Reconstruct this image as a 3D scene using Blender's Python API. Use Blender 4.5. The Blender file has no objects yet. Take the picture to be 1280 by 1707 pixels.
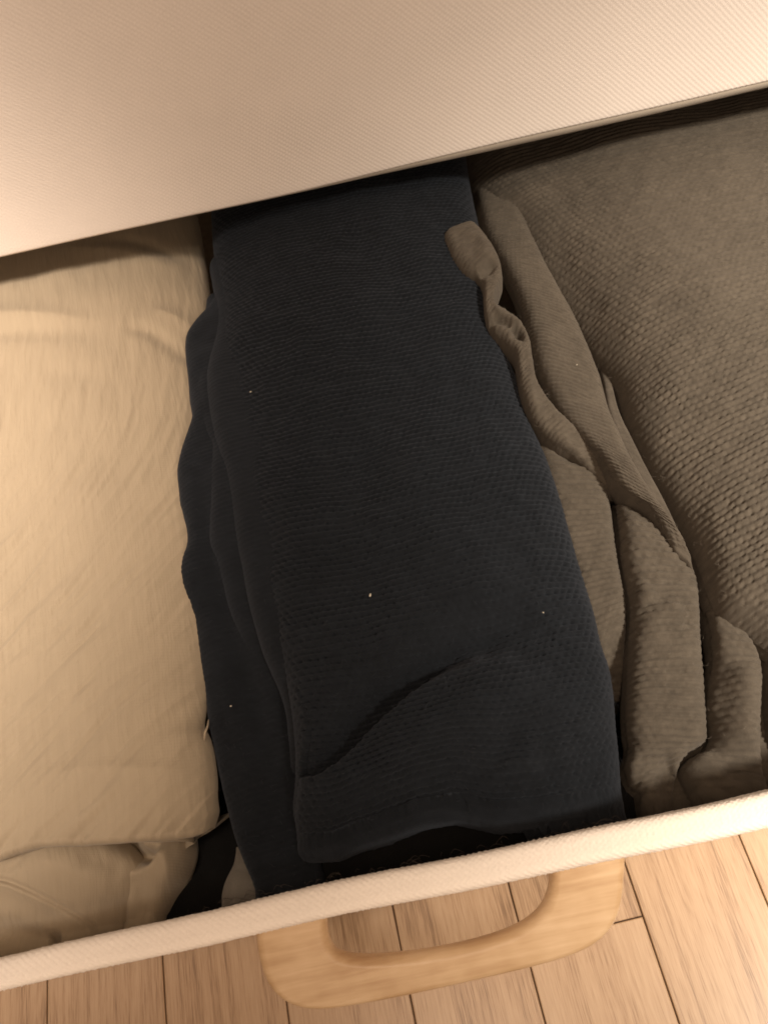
import bpy, math, random
import numpy as np
from mathutils import Matrix, Vector
random.seed(7)
rng = np.random.RandomState(11)
scene = bpy.context.scene
col = scene.collection

# ------------------------------------------------------------------ camera
CAM_H, PITCH, ROLL, FPX = 0.66, math.radians(59.7), math.radians(12.0), 1328.0
W, H = 1280.0, 1707.0
r0 = np.array([1.0, 0, 0])
u0 = np.array([0, math.sin(PITCH), math.cos(PITCH)])
f0 = np.array([0, math.cos(PITCH), -math.sin(PITCH)])
cr = math.cos(ROLL) * r0 - math.sin(ROLL) * u0
cu = math.sin(ROLL) * r0 + math.cos(ROLL) * u0
CAM = np.array([0.0, 0.0, CAM_H])
cam_d = bpy.data.cameras.new("camera")
cam = bpy.data.objects.new("camera", cam_d)
col.objects.link(cam)
cam.matrix_world = Matrix(((cr[0], cu[0], -f0[0], CAM[0]), (cr[1], cu[1], -f0[1], CAM[1]),
                           (cr[2], cu[2], -f0[2], CAM[2]), (0, 0, 0, 1)))
cam_d.sensor_fit = 'VERTICAL'
cam_d.sensor_height = 24.0
cam_d.lens = 24.0 * FPX / H
cam_d.clip_start = 0.01
cam_d.clip_end = 50
cam_d.dof.use_dof = True
cam_d.dof.focus_distance = 0.50
cam_d.dof.aperture_fstop = 9.0
scene.camera = cam

# ------------------------------------------------------------------ world, lamps, exposure
world = bpy.data.worlds.new("World")
scene.world = world
world.use_nodes = True
bg = world.node_tree.nodes["Background"]
bg.inputs[0].default_value = (1.0, 0.74, 0.54, 1)
bg.inputs[1].default_value = 0.36


def aim(o, target):
    d = Vector(target) - o.location
    o.rotation_euler = d.to_track_quat('-Z', 'Y').to_euler()


def spot(name, loc, target, energy, angle, blend, radius, color):
    l = bpy.data.lights.new(name, 'SPOT')
    l.energy = energy
    l.spot_size = math.radians(angle)
    l.spot_blend = blend
    l.shadow_soft_size = radius
    l.color = color
    o = bpy.data.objects.new(name, l)
    o.location = loc
    col.objects.link(o)
    aim(o, target)
    return o


WARM = (1.0, 0.74, 0.535)
spot("overhead_stand_in", (0.95, -0.50, 1.60), (0.55, 0.13, 0.24), 368, 40, 1.0, 0.10, (1.0, 0.88, 0.73))  # stands in for the right part of one broad overhead light
spot("overhead_stand_in", (-0.66, -0.30, 1.70), (-0.53, 0.36, 0.24), 330, 32, 1.0, 0.12, (1.0, 0.85, 0.71))  # added left stand-in; low cone leaves the panel's top left in shade
spot("overhead_stand_in", (-0.05, -0.25, 2.0), (0.0, 0.15, 0.20), 41, 60, 1.0, 0.22, WARM)  # added weak fill for the middle, between the other two spots
al = bpy.data.lights.new("room_bounce", 'AREA')
al.shape = 'RECTANGLE'
al.size, al.size_y = 1.6, 0.9
al.energy = 6.5
al.color = WARM
ao = bpy.data.objects.new("room_bounce", al)
ao.location = (0.1, -1.1, 1.0)
col.objects.link(ao)
aim(ao, (0.05, 0.4, 0.25))

scene.view_settings.view_transform = 'Standard'
scene.view_settings.look = 'None'
scene.view_settings.exposure = -0.08
scene.view_settings.gamma = 1.0
scene.render.engine = 'CYCLES'
scene.cycles.max_bounces = 6
scene.cycles.pixel_filter_type = 'GAUSSIAN'
scene.cycles.filter_width = 1.9


# ------------------------------------------------------------------ pixel -> place
def ray(px, py):
    px = np.asarray(px, float)
    py = np.asarray(py, float)
    a = (px - W / 2) / FPX
    b = -(py - H / 2) / FPX
    return a[..., None] * cr + b[..., None] * cu + f0


def at(px, py, z):
    d = ray(px, py)
    t = (z - CAM[2]) / d[..., 2]
    return CAM + d * t[..., None] if np.ndim(t) else CAM + d * t


def at_y(px, py, y):
    d = ray(px, py)
    return CAM + d * (y / d[..., 1])


def at_plane(px, py, p0, n):
    d = ray(px, py)
    t = ((np.array(p0) - CAM) @ np.array(n)) / (d @ np.array(n))
    return CAM + d * np.asarray(t)[..., None]


RIM_Z, RIM_Y0, RIM_Y1 = 0.24, 0.0325, 0.0475


# ------------------------------------------------------------------ numeric helpers
def smooth(x):
    x = np.clip(x, 0, 1)
    return x * x * (3 - 2 * x)


_tab = rng.rand(16, 256, 256)


def noise(x, y, seed=0):
    x = np.asarray(x, float) + 1000.5
    y = np.asarray(y, float) + 1000.5
    xi = np.floor(x).astype(int)
    yi = np.floor(y).astype(int)
    fx = x - xi
    fy = y - yi
    fx = fx * fx * (3 - 2 * fx)
    fy = fy * fy * (3 - 2 * fy)
    T = _tab[seed % 16]
    a = T[xi % 256, yi % 256]
    b = T[(xi + 1) % 256, yi % 256]
    c = T[xi % 256, (yi + 1) % 256]
    d = T[(xi + 1) % 256, (yi + 1) % 256]
    return ((a * (1 - fx) + b * fx) * (1 - fy) + (c * (1 - fx) + d * fx) * fy) * 2 - 1


def fbm(x, y, seed=0, octv=3):
    s = 0
    a = 1.0
    for k in range(octv):
        s = s + a * noise(x * 2 ** k, y * 2 ** k, seed + k)
        a *= 0.5
    return s


def catmull(P, t):
    """P (n,d) control points at equal parameter steps, t in 0..n-1"""
    P = np.asarray(P, float)
    n = len(P)
    i = np.clip(np.floor(t).astype(int), 0, n - 2)
    f = (t - i)[:, None]
    p0 = P[np.clip(i - 1, 0, n - 1)]
    p1 = P[i]
    p2 = P[i + 1]
    p3 = P[np.clip(i + 2, 0, n - 1)]
    return 0.5 * ((2 * p1) + (-p0 + p2) * f + (2 * p0 - 5 * p1 + 4 * p2 - p3) * f ** 2 + (-p0 + 3 * p1 - 3 * p2 + p3) * f ** 3)


def resample(P, n):
    """n points equally spaced along a polyline"""
    P = np.asarray(P, float)
    s = np.r_[0, np.cumsum(np.hypot(*(P[1:] - P[:-1]).T))]
    t = np.linspace(0, s[-1], n)
    return np.stack([np.interp(t, s, P[:, k]) for k in range(P.shape[1])], 1)


def polydist(X, Y, P):
    """signed distance to a polyline and the 0..1 place along it; positive = left of its direction"""
    best = np.full(X.shape, 1e9)
    sg = np.zeros(X.shape)
    tt = np.zeros(X.shape)
    seg = P[1:] - P[:-1]
    L = np.hypot(seg[:, 0], seg[:, 1])
    cum = np.r_[0, np.cumsum(L)]
    for k in range(len(seg)):
        dx, dy = seg[k]
        ax = X - P[k, 0]
        ay = Y - P[k, 1]
        t = np.clip((ax * dx + ay * dy) / max(L[k] ** 2, 1e-12), 0, 1)
        ex = ax - t * dx
        ey = ay - t * dy
        d = np.hypot(ex, ey)
        m = d < best
        best = np.where(m, d, best)
        sg = np.where(m, np.sign(dx * ay - dy * ax), sg)
        tt = np.where(m, (cum[k] + t * L[k]) / cum[-1], tt)
    return best * sg, tt


class Crease:
    """kind: 'valley', 'ridge' or 'step' (a folded-over edge: high on the left of its direction)"""
    def __init__(self, pts, h, w, kind='valley', w2=None, ends=(0.2, 0.2), gap=0.4, soft=0.0):
        self.pts, self.h, self.w, self.kind, self.w2, self.ends, self.gap, self.soft = pts, h, w, kind, w2 or w, ends, gap, soft

    def __call__(self, X, Y, z):
        pp = np.array(self.pts, float)
        tt = np.linspace(0, len(pp) - 1, len(pp) * 5)
        pp = catmull(pp, tt)
        P = at(pp[:, 0], pp[:, 1], z)[:, :2]
        d, t = polydist(X, Y, P)
        e0, e1 = self.ends
        m = smooth(t / e0) if e0 > 0 else 1.0
        m = m * (smooth((1 - t) / e1) if e1 > 0 else 1.0)
        if self.kind == 'valley':
            return -self.h * np.exp(-(d / self.w) ** 2) * m
        if self.kind == 'ridge':
            return self.h * np.exp(-np.abs(d / self.w) ** 1.6) * m
        side = smooth(d / (0.0045 + self.soft * smooth(1 - t / 0.55)) + 0.5)
        hi = self.h * np.exp(-np.clip(d, 0, None) / self.w)
        lo = -self.gap * self.h * np.exp(-(np.clip(-d, 0, None) / self.w2) ** 1.3)
        return (side * hi + (1 - side) * lo) * m


def waffle(u, v, pu, pv, amp, seed=0, hole=0.5):
    """rows of stitches with staggered pits between them"""
    u = u + 0.0016 * noise(u / 0.02, v / 0.02, seed) + 0.0004 * noise(u / 0.004, v / 0.004, seed + 2)
    v = v + 0.0014 * noise(u / 0.025 + 9, v / 0.025, seed + 1) + 0.0004 * noise(u / 0.005 + 5, v / 0.004, seed + 4)
    k = np.round(v / pv)
    fy = (v / pv - k)
    cu_ = u / pu + np.mod(k, 2) * 0.5
    m = np.round(cu_)
    fx = cu_ - m
    rnd = _tab[(seed + 3) % 16][np.mod(m.astype(int), 256), np.mod(k.astype(int), 256)]
    edge_ = 0.85 + 0.3 * noise(u / 0.009, v / 0.007, seed + 6)
    pit = np.exp(-((fx / 0.22) ** 2 + (fy / 0.25) ** 2) ** 1.2) * (0.45 + 1.0 * rnd)
    row = (0.5 + 0.5 * np.cos(2 * np.pi * fy)) ** 1.8
    bead = (np.abs(np.sin(np.pi * (cu_ + 0.5 * (fy > 0)))) ** 0.8 - 0.5) * (1 - row) * (0.4 + 1.0 * rnd)
    return amp * edge_ * (1 - hole * pit - (1 - hole) * 0.85 * row + 0.28 * bead)


def rib(u, v, p, amp, seed=0):
    v = v + 0.0008 * noise(u / 0.012, v / 0.012, seed) + 0.05 * u
    r = np.abs(np.sin(np.pi * v / p)) ** 0.7
    m = 0.7 + 0.3 * np.abs(np.sin(np.pi * u / 0.0035 + np.floor(v / p)))
    return amp * r * m


# ------------------------------------------------------------------ object helpers
def grid_mesh(name, P, UV=None, mat=None, parent=None, closed_v=False, tone=None):
    """P (nv,nu,3)"""
    nv, nu = P.shape[:2]
    me = bpy.data.meshes.new(name)
    idx = np.arange(nv * nu).reshape(nv, nu)
    if closed_v:
        idx = np.vstack([idx, idx[:1]])
    a = idx[:-1, :-1].ravel(); b = idx[:-1, 1:].ravel(); c = idx[1:, 1:].ravel(); d = idx[1:, :-1].ravel()
    F = np.stack([a, d, c, b], 1)
    nf = len(F)
    me.vertices.add(nv * nu)
    me.vertices.foreach_set("co", P.reshape(-1))
    me.loops.add(nf * 4)
    me.loops.foreach_set("vertex_index", F.reshape(-1).astype(np.int32))
    me.polygons.add(nf)
    me.polygons.foreach_set("loop_start", (np.arange(nf) * 4).astype(np.int32))
    me.polygons.foreach_set("loop_total", np.full(nf, 4, np.int32))
    me.polygons.foreach_set("use_smooth", np.ones(nf, bool))
    if UV is not None:
        uvl = me.uv_layers.new(name="UVMap")
        uvl.data.foreach_set("uv", UV.reshape(-1, 2)[F.reshape(-1)].reshape(-1))
    if tone is not None:
        at_ = me.attributes.new("yarn_tone", 'FLOAT', 'POINT')
        at_.data.foreach_set("value", tone.reshape(-1).astype(np.float32))
    me.update()
    me.validate()
    if mat:
        me.materials.append(mat)
    o = bpy.data.objects.new(name, me)
    col.objects.link(o)
    if parent:
        o.parent = parent
    return o


def empty(name, loc=(0, 0, 0), parent=None):
    o = bpy.data.objects.new(name, None)
    o.empty_display_size = 0.03
    o.location = loc
    col.objects.link(o)
    if parent:
        o.parent = parent
    return o


def tag(o, label, cat, group=None):
    o["label"] = label
    o["category"] = cat
    if group:
        o["group"] = group
    return o


def raw_mesh(name, verts, faces, mat, parent=None, smoothf=False):
    me = bpy.data.meshes.new(name)
    me.from_pydata([tuple(v) for v in verts], [], faces)
    me.materials.append(mat)
    if smoothf:
        for p in me.polygons:
            p.use_smooth = True
    me.update()
    o = bpy.data.objects.new(name, me)
    col.objects.link(o)
    if parent:
        o.parent = parent
    return o


def layer(name, left, right, z, drop, mat, parent, res=0.0012, p=3.2, creases=(), end=None, cap=0.02,
          field=None, knit=None, sag=0.0, edge_w=1.0, wob=0.0, tuck=0.75):
    """A folded cloth layer: a sheet between two traced edges (far end first), rounded down at its sides by
    `drop` metres, capped at the near end. z = number or one height per traced row."""
    left = np.array(left, float)
    right = np.array(right, float)
    n = max(len(left), len(right))
    if len(left) != n:
        left = resample(left, n)
    if len(right) != n:
        right = resample(right, n)
    zz = np.full(n, float(z)) if np.ndim(z) == 0 else np.interp(np.linspace(0, 1, n), np.linspace(0, 1, len(z)), z)
    Lw = at(left[:, 0], left[:, 1], zz - drop * 0.35)
    Rw = at(right[:, 0], right[:, 1], zz - drop * 0.35)
    Lw[:, 2] = zz
    Rw[:, 2] = zz
    mid = (Lw + Rw) / 2
    seglen = np.hypot(*(mid[1:, :2] - mid[:-1, :2]).T)
    cum = np.r_[0, np.cumsum(seglen)]
    nv = max(8, int(cum[-1] / res))
    s = np.linspace(0, cum[-1], nv)
    t = np.interp(s, cum, np.arange(n))
    L = catmull(Lw, t)
    R = catmull(Rw, t)
    width = np.hypot(*(L - R)[:, :2].T).mean()
    # cross-section: theta 0..pi along a superellipse, then a skirt
    nu_top = max(10, int(width / res))
    k = np.linspace(-1, 1, nu_top)
    # more samples at the shoulders
    th = (np.sign(k) * np.abs(k) ** 1.0)
    ang = np.pi / 2 * (1 - th)                       # pi .. 0
    prof_x = np.sign(np.cos(ang)) * np.abs(np.cos(ang)) ** (2 / 2.0)
    prof_x = -prof_x[::-1] if prof_x[0] > 0 else prof_x
    kx = prof_x
    prof_z = (1 - np.abs(kx) ** (p * 2)) ** 0.5        # 1 on top, 0 at the edge
    nsk = 6
    sk = np.linspace(1, nsk, nsk) / nsk
    kx_all = np.r_[-(1 - 0.02 * sk[::-1]), kx, (1 - 0.02 * sk)]
    pz_all = np.r_[-sk[::-1] * 0.9, prof_z, -sk * 0.9]
    topmask = np.r_[np.zeros(nsk), np.ones(nu_top), np.zeros(nsk)]
    nu = len(kx_all)
    C = (L + R) / 2
    D = (R - L) / 2
    P = C[:, None, :] + D[:, None, :] * kx_all[None, :, None]
    sideu = D / (np.linalg.norm(D[:, :2], axis=1)[:, None] + 1e-9)
    hwid = np.linalg.norm(D[:, :2], axis=1)
    tk = np.minimum(tuck * 0.9 * drop, 0.7 * hwid)            # the underside turns back in under the fold
    P = P - (np.sign(kx_all) * np.clip(-pz_all / 0.9, 0, 1))[None, :, None] * (tk[:, None] * sideu)[:, None, :]
    if end is not None:
        e = np.array(end, float)
        e = resample(e, 40)
        ew = at(e[:, 0], e[:, 1], zz[-1] - drop * 0.35)
        tt = (np.clip(kx_all, -1, 1) + 1) / 2
        ex = np.interp(tt, np.linspace(0, 1, 40), ew[:, 0])
        ey = np.interp(tt, np.linspace(0, 1, 40), ew[:, 1])
        off = np.stack([ex - P[-1, :, 0], ey - P[-1, :, 1], np.zeros(nu)], 1)
        off[:nsk] = off[nsk]
        off[-nsk:] = off[-nsk - 1]
        wv = smooth((s - (s[-1] - 0.10)) / 0.10) ** 1.3
        P = P + off[None] * wv[:, None, None]
    dv_ = C[-1] - C[-4]
    dv_[2] = 0
    dv_ /= np.linalg.norm(dv_)
    P = P - (smooth((s - (s[-1] - 0.08)) / 0.08) * cap * 0.42)[:, None, None] * dv_
    # arc length across for uv
    kw = max(3, int(0.07 / res)) | 1
    ker = np.hanning(kw + 2)[1:-1]
    ker /= ker.sum()
    Cs = np.stack([np.convolve(np.pad(C[:, q], kw // 2, mode='reflect', reflect_type='odd'), ker, 'valid') for q in (0, 1)], 1)
    side = D[:, :2] / np.hypot(D[:, 0], D[:, 1])[:, None]
    U = (P[..., 0] - Cs[:, None, 0]) * side[:, None, 0] + (P[..., 1] - Cs[:, None, 1]) * side[:, None, 1]
    V = s[:, None] * np.ones((1, nu))
    X, Y = P[..., 0], P[..., 1]
    Z = P[..., 2] - drop + drop * pz_all[None, :]
    zc = float(np.mean(zz))
    top = np.clip(pz_all, 0, 1)[None, :] ** 0.5 * np.ones((nv, 1))
    dz = np.zeros_like(X)
    for c in creases:
        dz = dz + c(X, Y, zc)
    if field is not None:
        dz = dz + field(X, Y, U, V)
    if sag:
        dz = dz - sag * np.abs(kx_all[None, :]) ** 2
    dz = dz * (0.25 + 0.75 * top)
    Z = Z + dz
    if wob:
        wx = wob * noise(V / 0.03, U / 0.08, 4)
        X = X + wx
    P = np.stack([X, Y, Z], -1)
    # near-end cap
    ncap = 10
    dirv = (C[-1] - C[-4])
    dirv[2] = 0
    dirv /= np.linalg.norm(dirv)
    capP = []
    for q in range(1, ncap + 1):
        a = q / ncap * math.pi / 2
        row = P[-1].copy()
        rr = cap * 0.5
        row = row + dirv * (rr * math.sin(a))
        low = cap * (1 - math.cos(a))
        row[:, 2] = row[:, 2] - low * np.clip(pz_all, 0.1, 1)
        capP.append(row)
    for q in range(1, 4):
        row = capP[ncap - 1].copy()
        row[:, 2] -= q * drop * 0.35
        row -= dirv * (q * drop * 0.35 * 0.5)
        capP.append(row)
    P = np.concatenate([P, np.array(capP)], 0)
    capV = s[-1] + np.linspace(res, cap * 1.2, ncap + 3)
    V = np.vstack([V, capV[:, None] * np.ones((1, nu))])
    U = np.vstack([U, np.repeat(U[-1:], ncap + 3, 0)])
    if knit is not None:
        # displace along the surface normal
        du = np.gradient(P, axis=1)
        dv = np.gradient(P, axis=0)
        N = np.cross(du, dv)
        N /= np.linalg.norm(N, axis=2, keepdims=True) + 1e-9
        N = np.where(N[..., 2:3] < -0.2, -N, N)
        kd = knit(U, V)
        ed = np.clip((1 - np.abs(kx_all)) / 0.12, 0, 1)[None, :] * 0.65 + 0.35
        P = P + N * (kd * ed * (0.25 + 0.75 * np.clip(N[..., 2], 0, 1) ** 2))[..., None]
    UV = np.stack([U, V], -1)
    lim = RIM_Y1 + 0.003 + 0.010 * np.clip((0.235 - P[..., 2]) / 0.235, 0, 1)
    over = lim - P[..., 1]
    P[..., 1] = np.where(over > -0.006, lim + 0.002 * np.exp(np.clip(-over - 0.006, -0.05, 0) / 0.006), P[..., 1])
    tone = None
    if knit is not None:                       # mottled yarn, stitch by stitch
        tone = 1 + 0.13 * noise(U / 0.0044, V / 0.0021, 12) + 0.12 * noise(U / 0.0021, V / 0.0021, 13) + 0.07 * noise(U / 0.03, V / 0.03, 14)
    return grid_mesh(name, P, UV, mat, parent, tone=tone)


# ------------------------------------------------------------------ materials
def new_mat(name):
    m = bpy.data.materials.new(name)
    m.use_nodes = True
    nt = m.node_tree
    return m, nt, nt.nodes["Principled BSDF"]


def N(nt, typ, **kw):
    n = nt.nodes.new(typ)
    for k, v in kw.items():
        if k.startswith('i_'):
            n.inputs[k[2:].replace('_', ' ')].default_value = v
        else:
            setattr(n, k, v)
    return n


def mathn(nt, op, a, b=None, c=None):
    n = nt.nodes.new('ShaderNodeMath')
    n.operation = op
    for i, x in enumerate((a, b, c)):
        if x is None:
            continue
        if isinstance(x, (int, float)):
            n.inputs[i].default_value = x
        else:
            nt.links.new(x, n.inputs[i])
    return n.outputs[0]


def ramp(nt, fac, stops):
    n = nt.nodes.new('ShaderNodeValToRGB')
    el = n.color_ramp.elements
    while len(el) > 1:
        el.remove(el[-1])
    el[0].position, el[0].color = stops[0][0], (*stops[0][1], 1)
    for pos, c in stops[1:]:
        e = el.new(pos)
        e.color = (*c, 1)
    nt.links.new(fac, n.inputs[0])
    return n.outputs[0]


def mul(c, k):
    return tuple(x * k for x in c)


def yarn_mat(name, base, var=0.25, sheen=0.25, sheen_tint=(1, .95, .9), bump=0.35, fine=900, melange=False, coarse=60):
    m, nt, b = new_mat(name)
    tc = N(nt, 'ShaderNodeTexCoord')
    n1 = N(nt, 'ShaderNodeTexNoise', i_Scale=float(fine), i_Detail=3.0, i_Roughness=0.7)
    n2 = N(nt, 'ShaderNodeTexNoise', i_Scale=float(coarse), i_Detail=4.0, i_Roughness=0.6)
    nt.links.new(tc.outputs['Object'], n1.inputs['Vector'])
    nt.links.new(tc.outputs['Object'], n2.inputs['Vector'])
    f = mathn(nt, 'ADD', mathn(nt, 'MULTIPLY', n1.outputs[0], 0.6), mathn(nt, 'MULTIPLY', n2.outputs[0], 0.4))
    c = ramp(nt, f, [(0.25, mul(base, 1 - var)), (0.5, base), (0.75, mul(base, 1 + var))])
    if melange:
        an = N(nt, 'ShaderNodeAttribute', attribute_name="yarn_tone")
        vm = N(nt, 'ShaderNodeVectorMath', operation='SCALE')
        nt.links.new(c, vm.inputs[0])
        nt.links.new(an.outputs['Fac'], vm.inputs['Scale'])
        c = vm.outputs[0]
    nt.links.new(c, b.inputs['Base Color'])
    b.inputs['Roughness'].default_value = 0.95
    b.inputs['Specular IOR Level'].default_value = 0.15
    b.inputs['Sheen Weight'].default_value = sheen
    b.inputs['Sheen Roughness'].default_value = 0.6
    b.inputs['Sheen Tint'].default_value = (*sheen_tint, 1)
    bp = N(nt, 'ShaderNodeBump', i_Strength=bump, i_Distance=0.0006)
    nt.links.new(n1.outputs[0], bp.inputs['Height'])
    nt.links.new(bp.outputs[0], b.inputs['Normal'])
    return m


def twill_mat(name, base, pitch, angle, strength=0.5, coord='UV', var=0.06):
    """diagonal twill canvas; UV in metres"""
    m, nt, b = new_mat(name)
    tc = N(nt, 'ShaderNodeTexCoord')
    sep = N(nt, 'ShaderNodeSeparateXYZ')
    nt.links.new(tc.outputs[coord], sep.inputs[0])
    wn = N(nt, 'ShaderNodeTexNoise', i_Scale=55.0, i_Detail=2.0)
    nt.links.new(tc.outputs[coord], wn.inputs['Vector'])
    ca, sa = math.cos(angle), math.sin(angle)
    d = mathn(nt, 'ADD', mathn(nt, 'MULTIPLY', sep.outputs[0], ca), mathn(nt, 'MULTIPLY', sep.outputs[1], sa))
    e = mathn(nt, 'ADD', mathn(nt, 'MULTIPLY', sep.outputs[0], -sa), mathn(nt, 'MULTIPLY', sep.outputs[1], ca))
    d = mathn(nt, 'ADD', d, mathn(nt, 'MULTIPLY', wn.outputs[0], pitch * 0.4))
    s1 = mathn(nt, 'SINE', mathn(nt, 'MULTIPLY', d, 2 * math.pi / pitch))
    # the threads crossing each twill line
    row = mathn(nt, 'FLOOR', mathn(nt, 'DIVIDE', d, pitch))
    s2 = mathn(nt, 'SINE', mathn(nt, 'ADD', mathn(nt, 'MULTIPLY', e, 2 * math.pi / (pitch * 0.8)), mathn(nt, 'MULTIPLY', row, 2.1)))
    fn = N(nt, 'ShaderNodeTexNoise', i_Scale=700.0, i_Detail=3.0)
    nt.links.new(tc.outputs[coord], fn.inputs['Vector'])
    h = mathn(nt, 'ADD', mathn(nt, 'MULTIPLY', s1, 0.5), mathn(nt, 'MULTIPLY', s2, 0.16))
    h = mathn(nt, 'ADD', h, mathn(nt, 'MULTIPLY', fn.outputs[0], 0.8))
    ln = N(nt, 'ShaderNodeTexNoise', i_Scale=14.0, i_Detail=5.0, i_Roughness=0.6)
    nt.links.new(tc.outputs[coord], ln.inputs['Vector'])
    f = mathn(nt, 'ADD', mathn(nt, 'MULTIPLY', fn.outputs[0], 0.5), mathn(nt, 'MULTIPLY', ln.outputs[0], 0.5))
    c = ramp(nt, f, [(0.3, mul(base, 1 - var)), (0.7, mul(base, 1 + var))])
    nt.links.new(c, b.inputs['Base Color'])
    b.inputs['Roughness'].default_value = 0.9
    b.inputs['Specular IOR Level'].default_value = 0.2
    b.inputs['Sheen Weight'].default_value = 0.15
    bp = N(nt, 'ShaderNodeBump', i_Strength=strength, i_Distance=pitch * 0.22)
    nt.links.new(h, bp.inputs['Height'])
    nt.links.new(bp.outputs[0], b.inputs['Normal'])
    return m


def linen_mat(name, base):
    m, nt, b = new_mat(name)
    tc = N(nt, 'ShaderNodeTexCoord')
    mp = N(nt, 'ShaderNodeMapping')
    mp.inputs['Scale'].default_value = (300, 30, 1)
    mp.inputs['Rotation'].default_value = (0, 0, math.radians(-8))
    nt.links.new(tc.outputs['UV'], mp.inputs[0])
    n1 = N(nt, 'ShaderNodeTexNoise', i_Scale=1.0, i_Detail=4.0, i_Roughness=0.55)
    nt.links.new(mp.outputs[0], n1.inputs['Vector'])
    sep = N(nt, 'ShaderNodeSeparateXYZ')
    nt.links.new(tc.outputs['UV'], sep.inputs[0])
    wx = mathn(nt, 'SINE', mathn(nt, 'MULTIPLY', sep.outputs[1], 2 * math.pi / 0.0019))
    wy = mathn(nt, 'SINE', mathn(nt, 'MULTIPLY', sep.outputs[0], 2 * math.pi / 0.0009))
    w = mathn(nt, 'ADD', wx, mathn(nt, 'MULTIPLY', wy, 0.4))
    n2 = N(nt, 'ShaderNodeTexNoise', i_Scale=22.0, i_Detail=5.0)
    nt.links.new(tc.outputs['Object'], n2.inputs['Vector'])
    f = mathn(nt, 'ADD', mathn(nt, 'MULTIPLY', n1.outputs[0], 0.6), mathn(nt, 'MULTIPLY', n2.outputs[0], 0.4))
    c = ramp(nt, f, [(0.3, mul(base, 0.94)), (0.7, mul(base, 1.05))])
    nt.links.new(c, b.inputs['Base Color'])
    b.inputs['Roughness'].default_value = 0.85
    b.inputs['Specular IOR Level'].default_value = 0.25
    b.inputs['Sheen Weight'].default_value = 0.15
    bp1 = N(nt, 'ShaderNodeBump', i_Strength=0.6, i_Distance=0.0014)
    nt.links.new(n1.outputs[0], bp1.inputs['Height'])
    bp2 = N(nt, 'ShaderNodeBump', i_Strength=0.12, i_Distance=0.00015)
    nt.links.new(w, bp2.inputs['Height'])
    nt.links.new(bp1.outputs[0], bp2.inputs['Normal'])
    nt.links.new(bp2.outputs[0], b.inputs['Normal'])
    return m


def oak_mat(name):
    m, nt, b = new_mat(name)
    tc = N(nt, 'ShaderNodeTexCoord')
    oi = N(nt, 'ShaderNodeObjectInfo')
    off = N(nt, 'ShaderNodeCombineXYZ')
    nt.links.new(mathn(nt, 'MULTIPLY', oi.outputs['Random'], 13.0), off.inputs[0])
    nt.links.new(mathn(nt, 'MULTIPLY', oi.outputs['Random'], 37.0), off.inputs[1])
    add = N(nt, 'ShaderNodeVectorMath', operation='ADD')
    nt.links.new(tc.outputs['Object'], add.inputs[0])
    nt.links.new(off.outputs[0], add.inputs[1])

    def mapped(sc):
        mp = N(nt, 'ShaderNodeMapping')
        mp.inputs['Scale'].default_value = sc
        nt.links.new(add.outputs[0], mp.inputs[0])
        return mp.outputs[0]
    # broad cathedral figure
    nb = N(nt, 'ShaderNodeTexNoise', i_Scale=1.0, i_Detail=2.0, i_Roughness=0.5, i_Distortion=0.6)
    nt.links.new(mapped((15, 2.0, 20)), nb.inputs['Vector'])
    rings = mathn(nt, 'SINE', mathn(nt, 'MULTIPLY', nb.outputs[0], 46.0))
    # streaks and pores
    ns = N(nt, 'ShaderNodeTexNoise', i_Scale=1.0, i_Detail=6.0, i_Roughness=0.75)
    nt.links.new(mapped((420, 8, 60)), ns.inputs['Vector'])
    npn = N(nt, 'ShaderNodeTexNoise', i_Scale=1.0, i_Detail=2.0, i_Roughness=0.5)
    nt.links.new(mapped((1300, 60, 60)), npn.inputs['Vector'])
    f = mathn(nt, 'ADD', mathn(nt, 'MULTIPLY', rings, 0.05), mathn(nt, 'MULTIPLY', ns.outputs[0], 0.66))
    f = mathn(nt, 'ADD', f, mathn(nt, 'MULTIPLY', npn.outputs[0], 0.42))
    f = mathn(nt, 'ADD', f, mathn(nt, 'MULTIPLY', mathn(nt, 'SUBTRACT', oi.outputs['Random'], 0.5), 0.10))
    c = ramp(nt, f, [(0.40, (0.185, 0.110, 0.060)), (0.49, (0.285, 0.182, 0.104)), (0.58, (0.345, 0.230, 0.138)), (0.70, (0.385, 0.268, 0.168))])
    nt.links.new(c, b.inputs['Base Color'])
    b.inputs['Roughness'].default_value = 0.38
    b.inputs['Coat Weight'].default_value = 0.15
    b.inputs['Coat Roughness'].default_value = 0.25
    bp = N(nt, 'ShaderNodeBump', i_Strength=0.12, i_Distance=0.0003)
    nt.links.new(npn.outputs[0], bp.inputs['Height'])
    nt.links.new(bp.outputs[0], b.inputs['Normal'])
    return m


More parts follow.
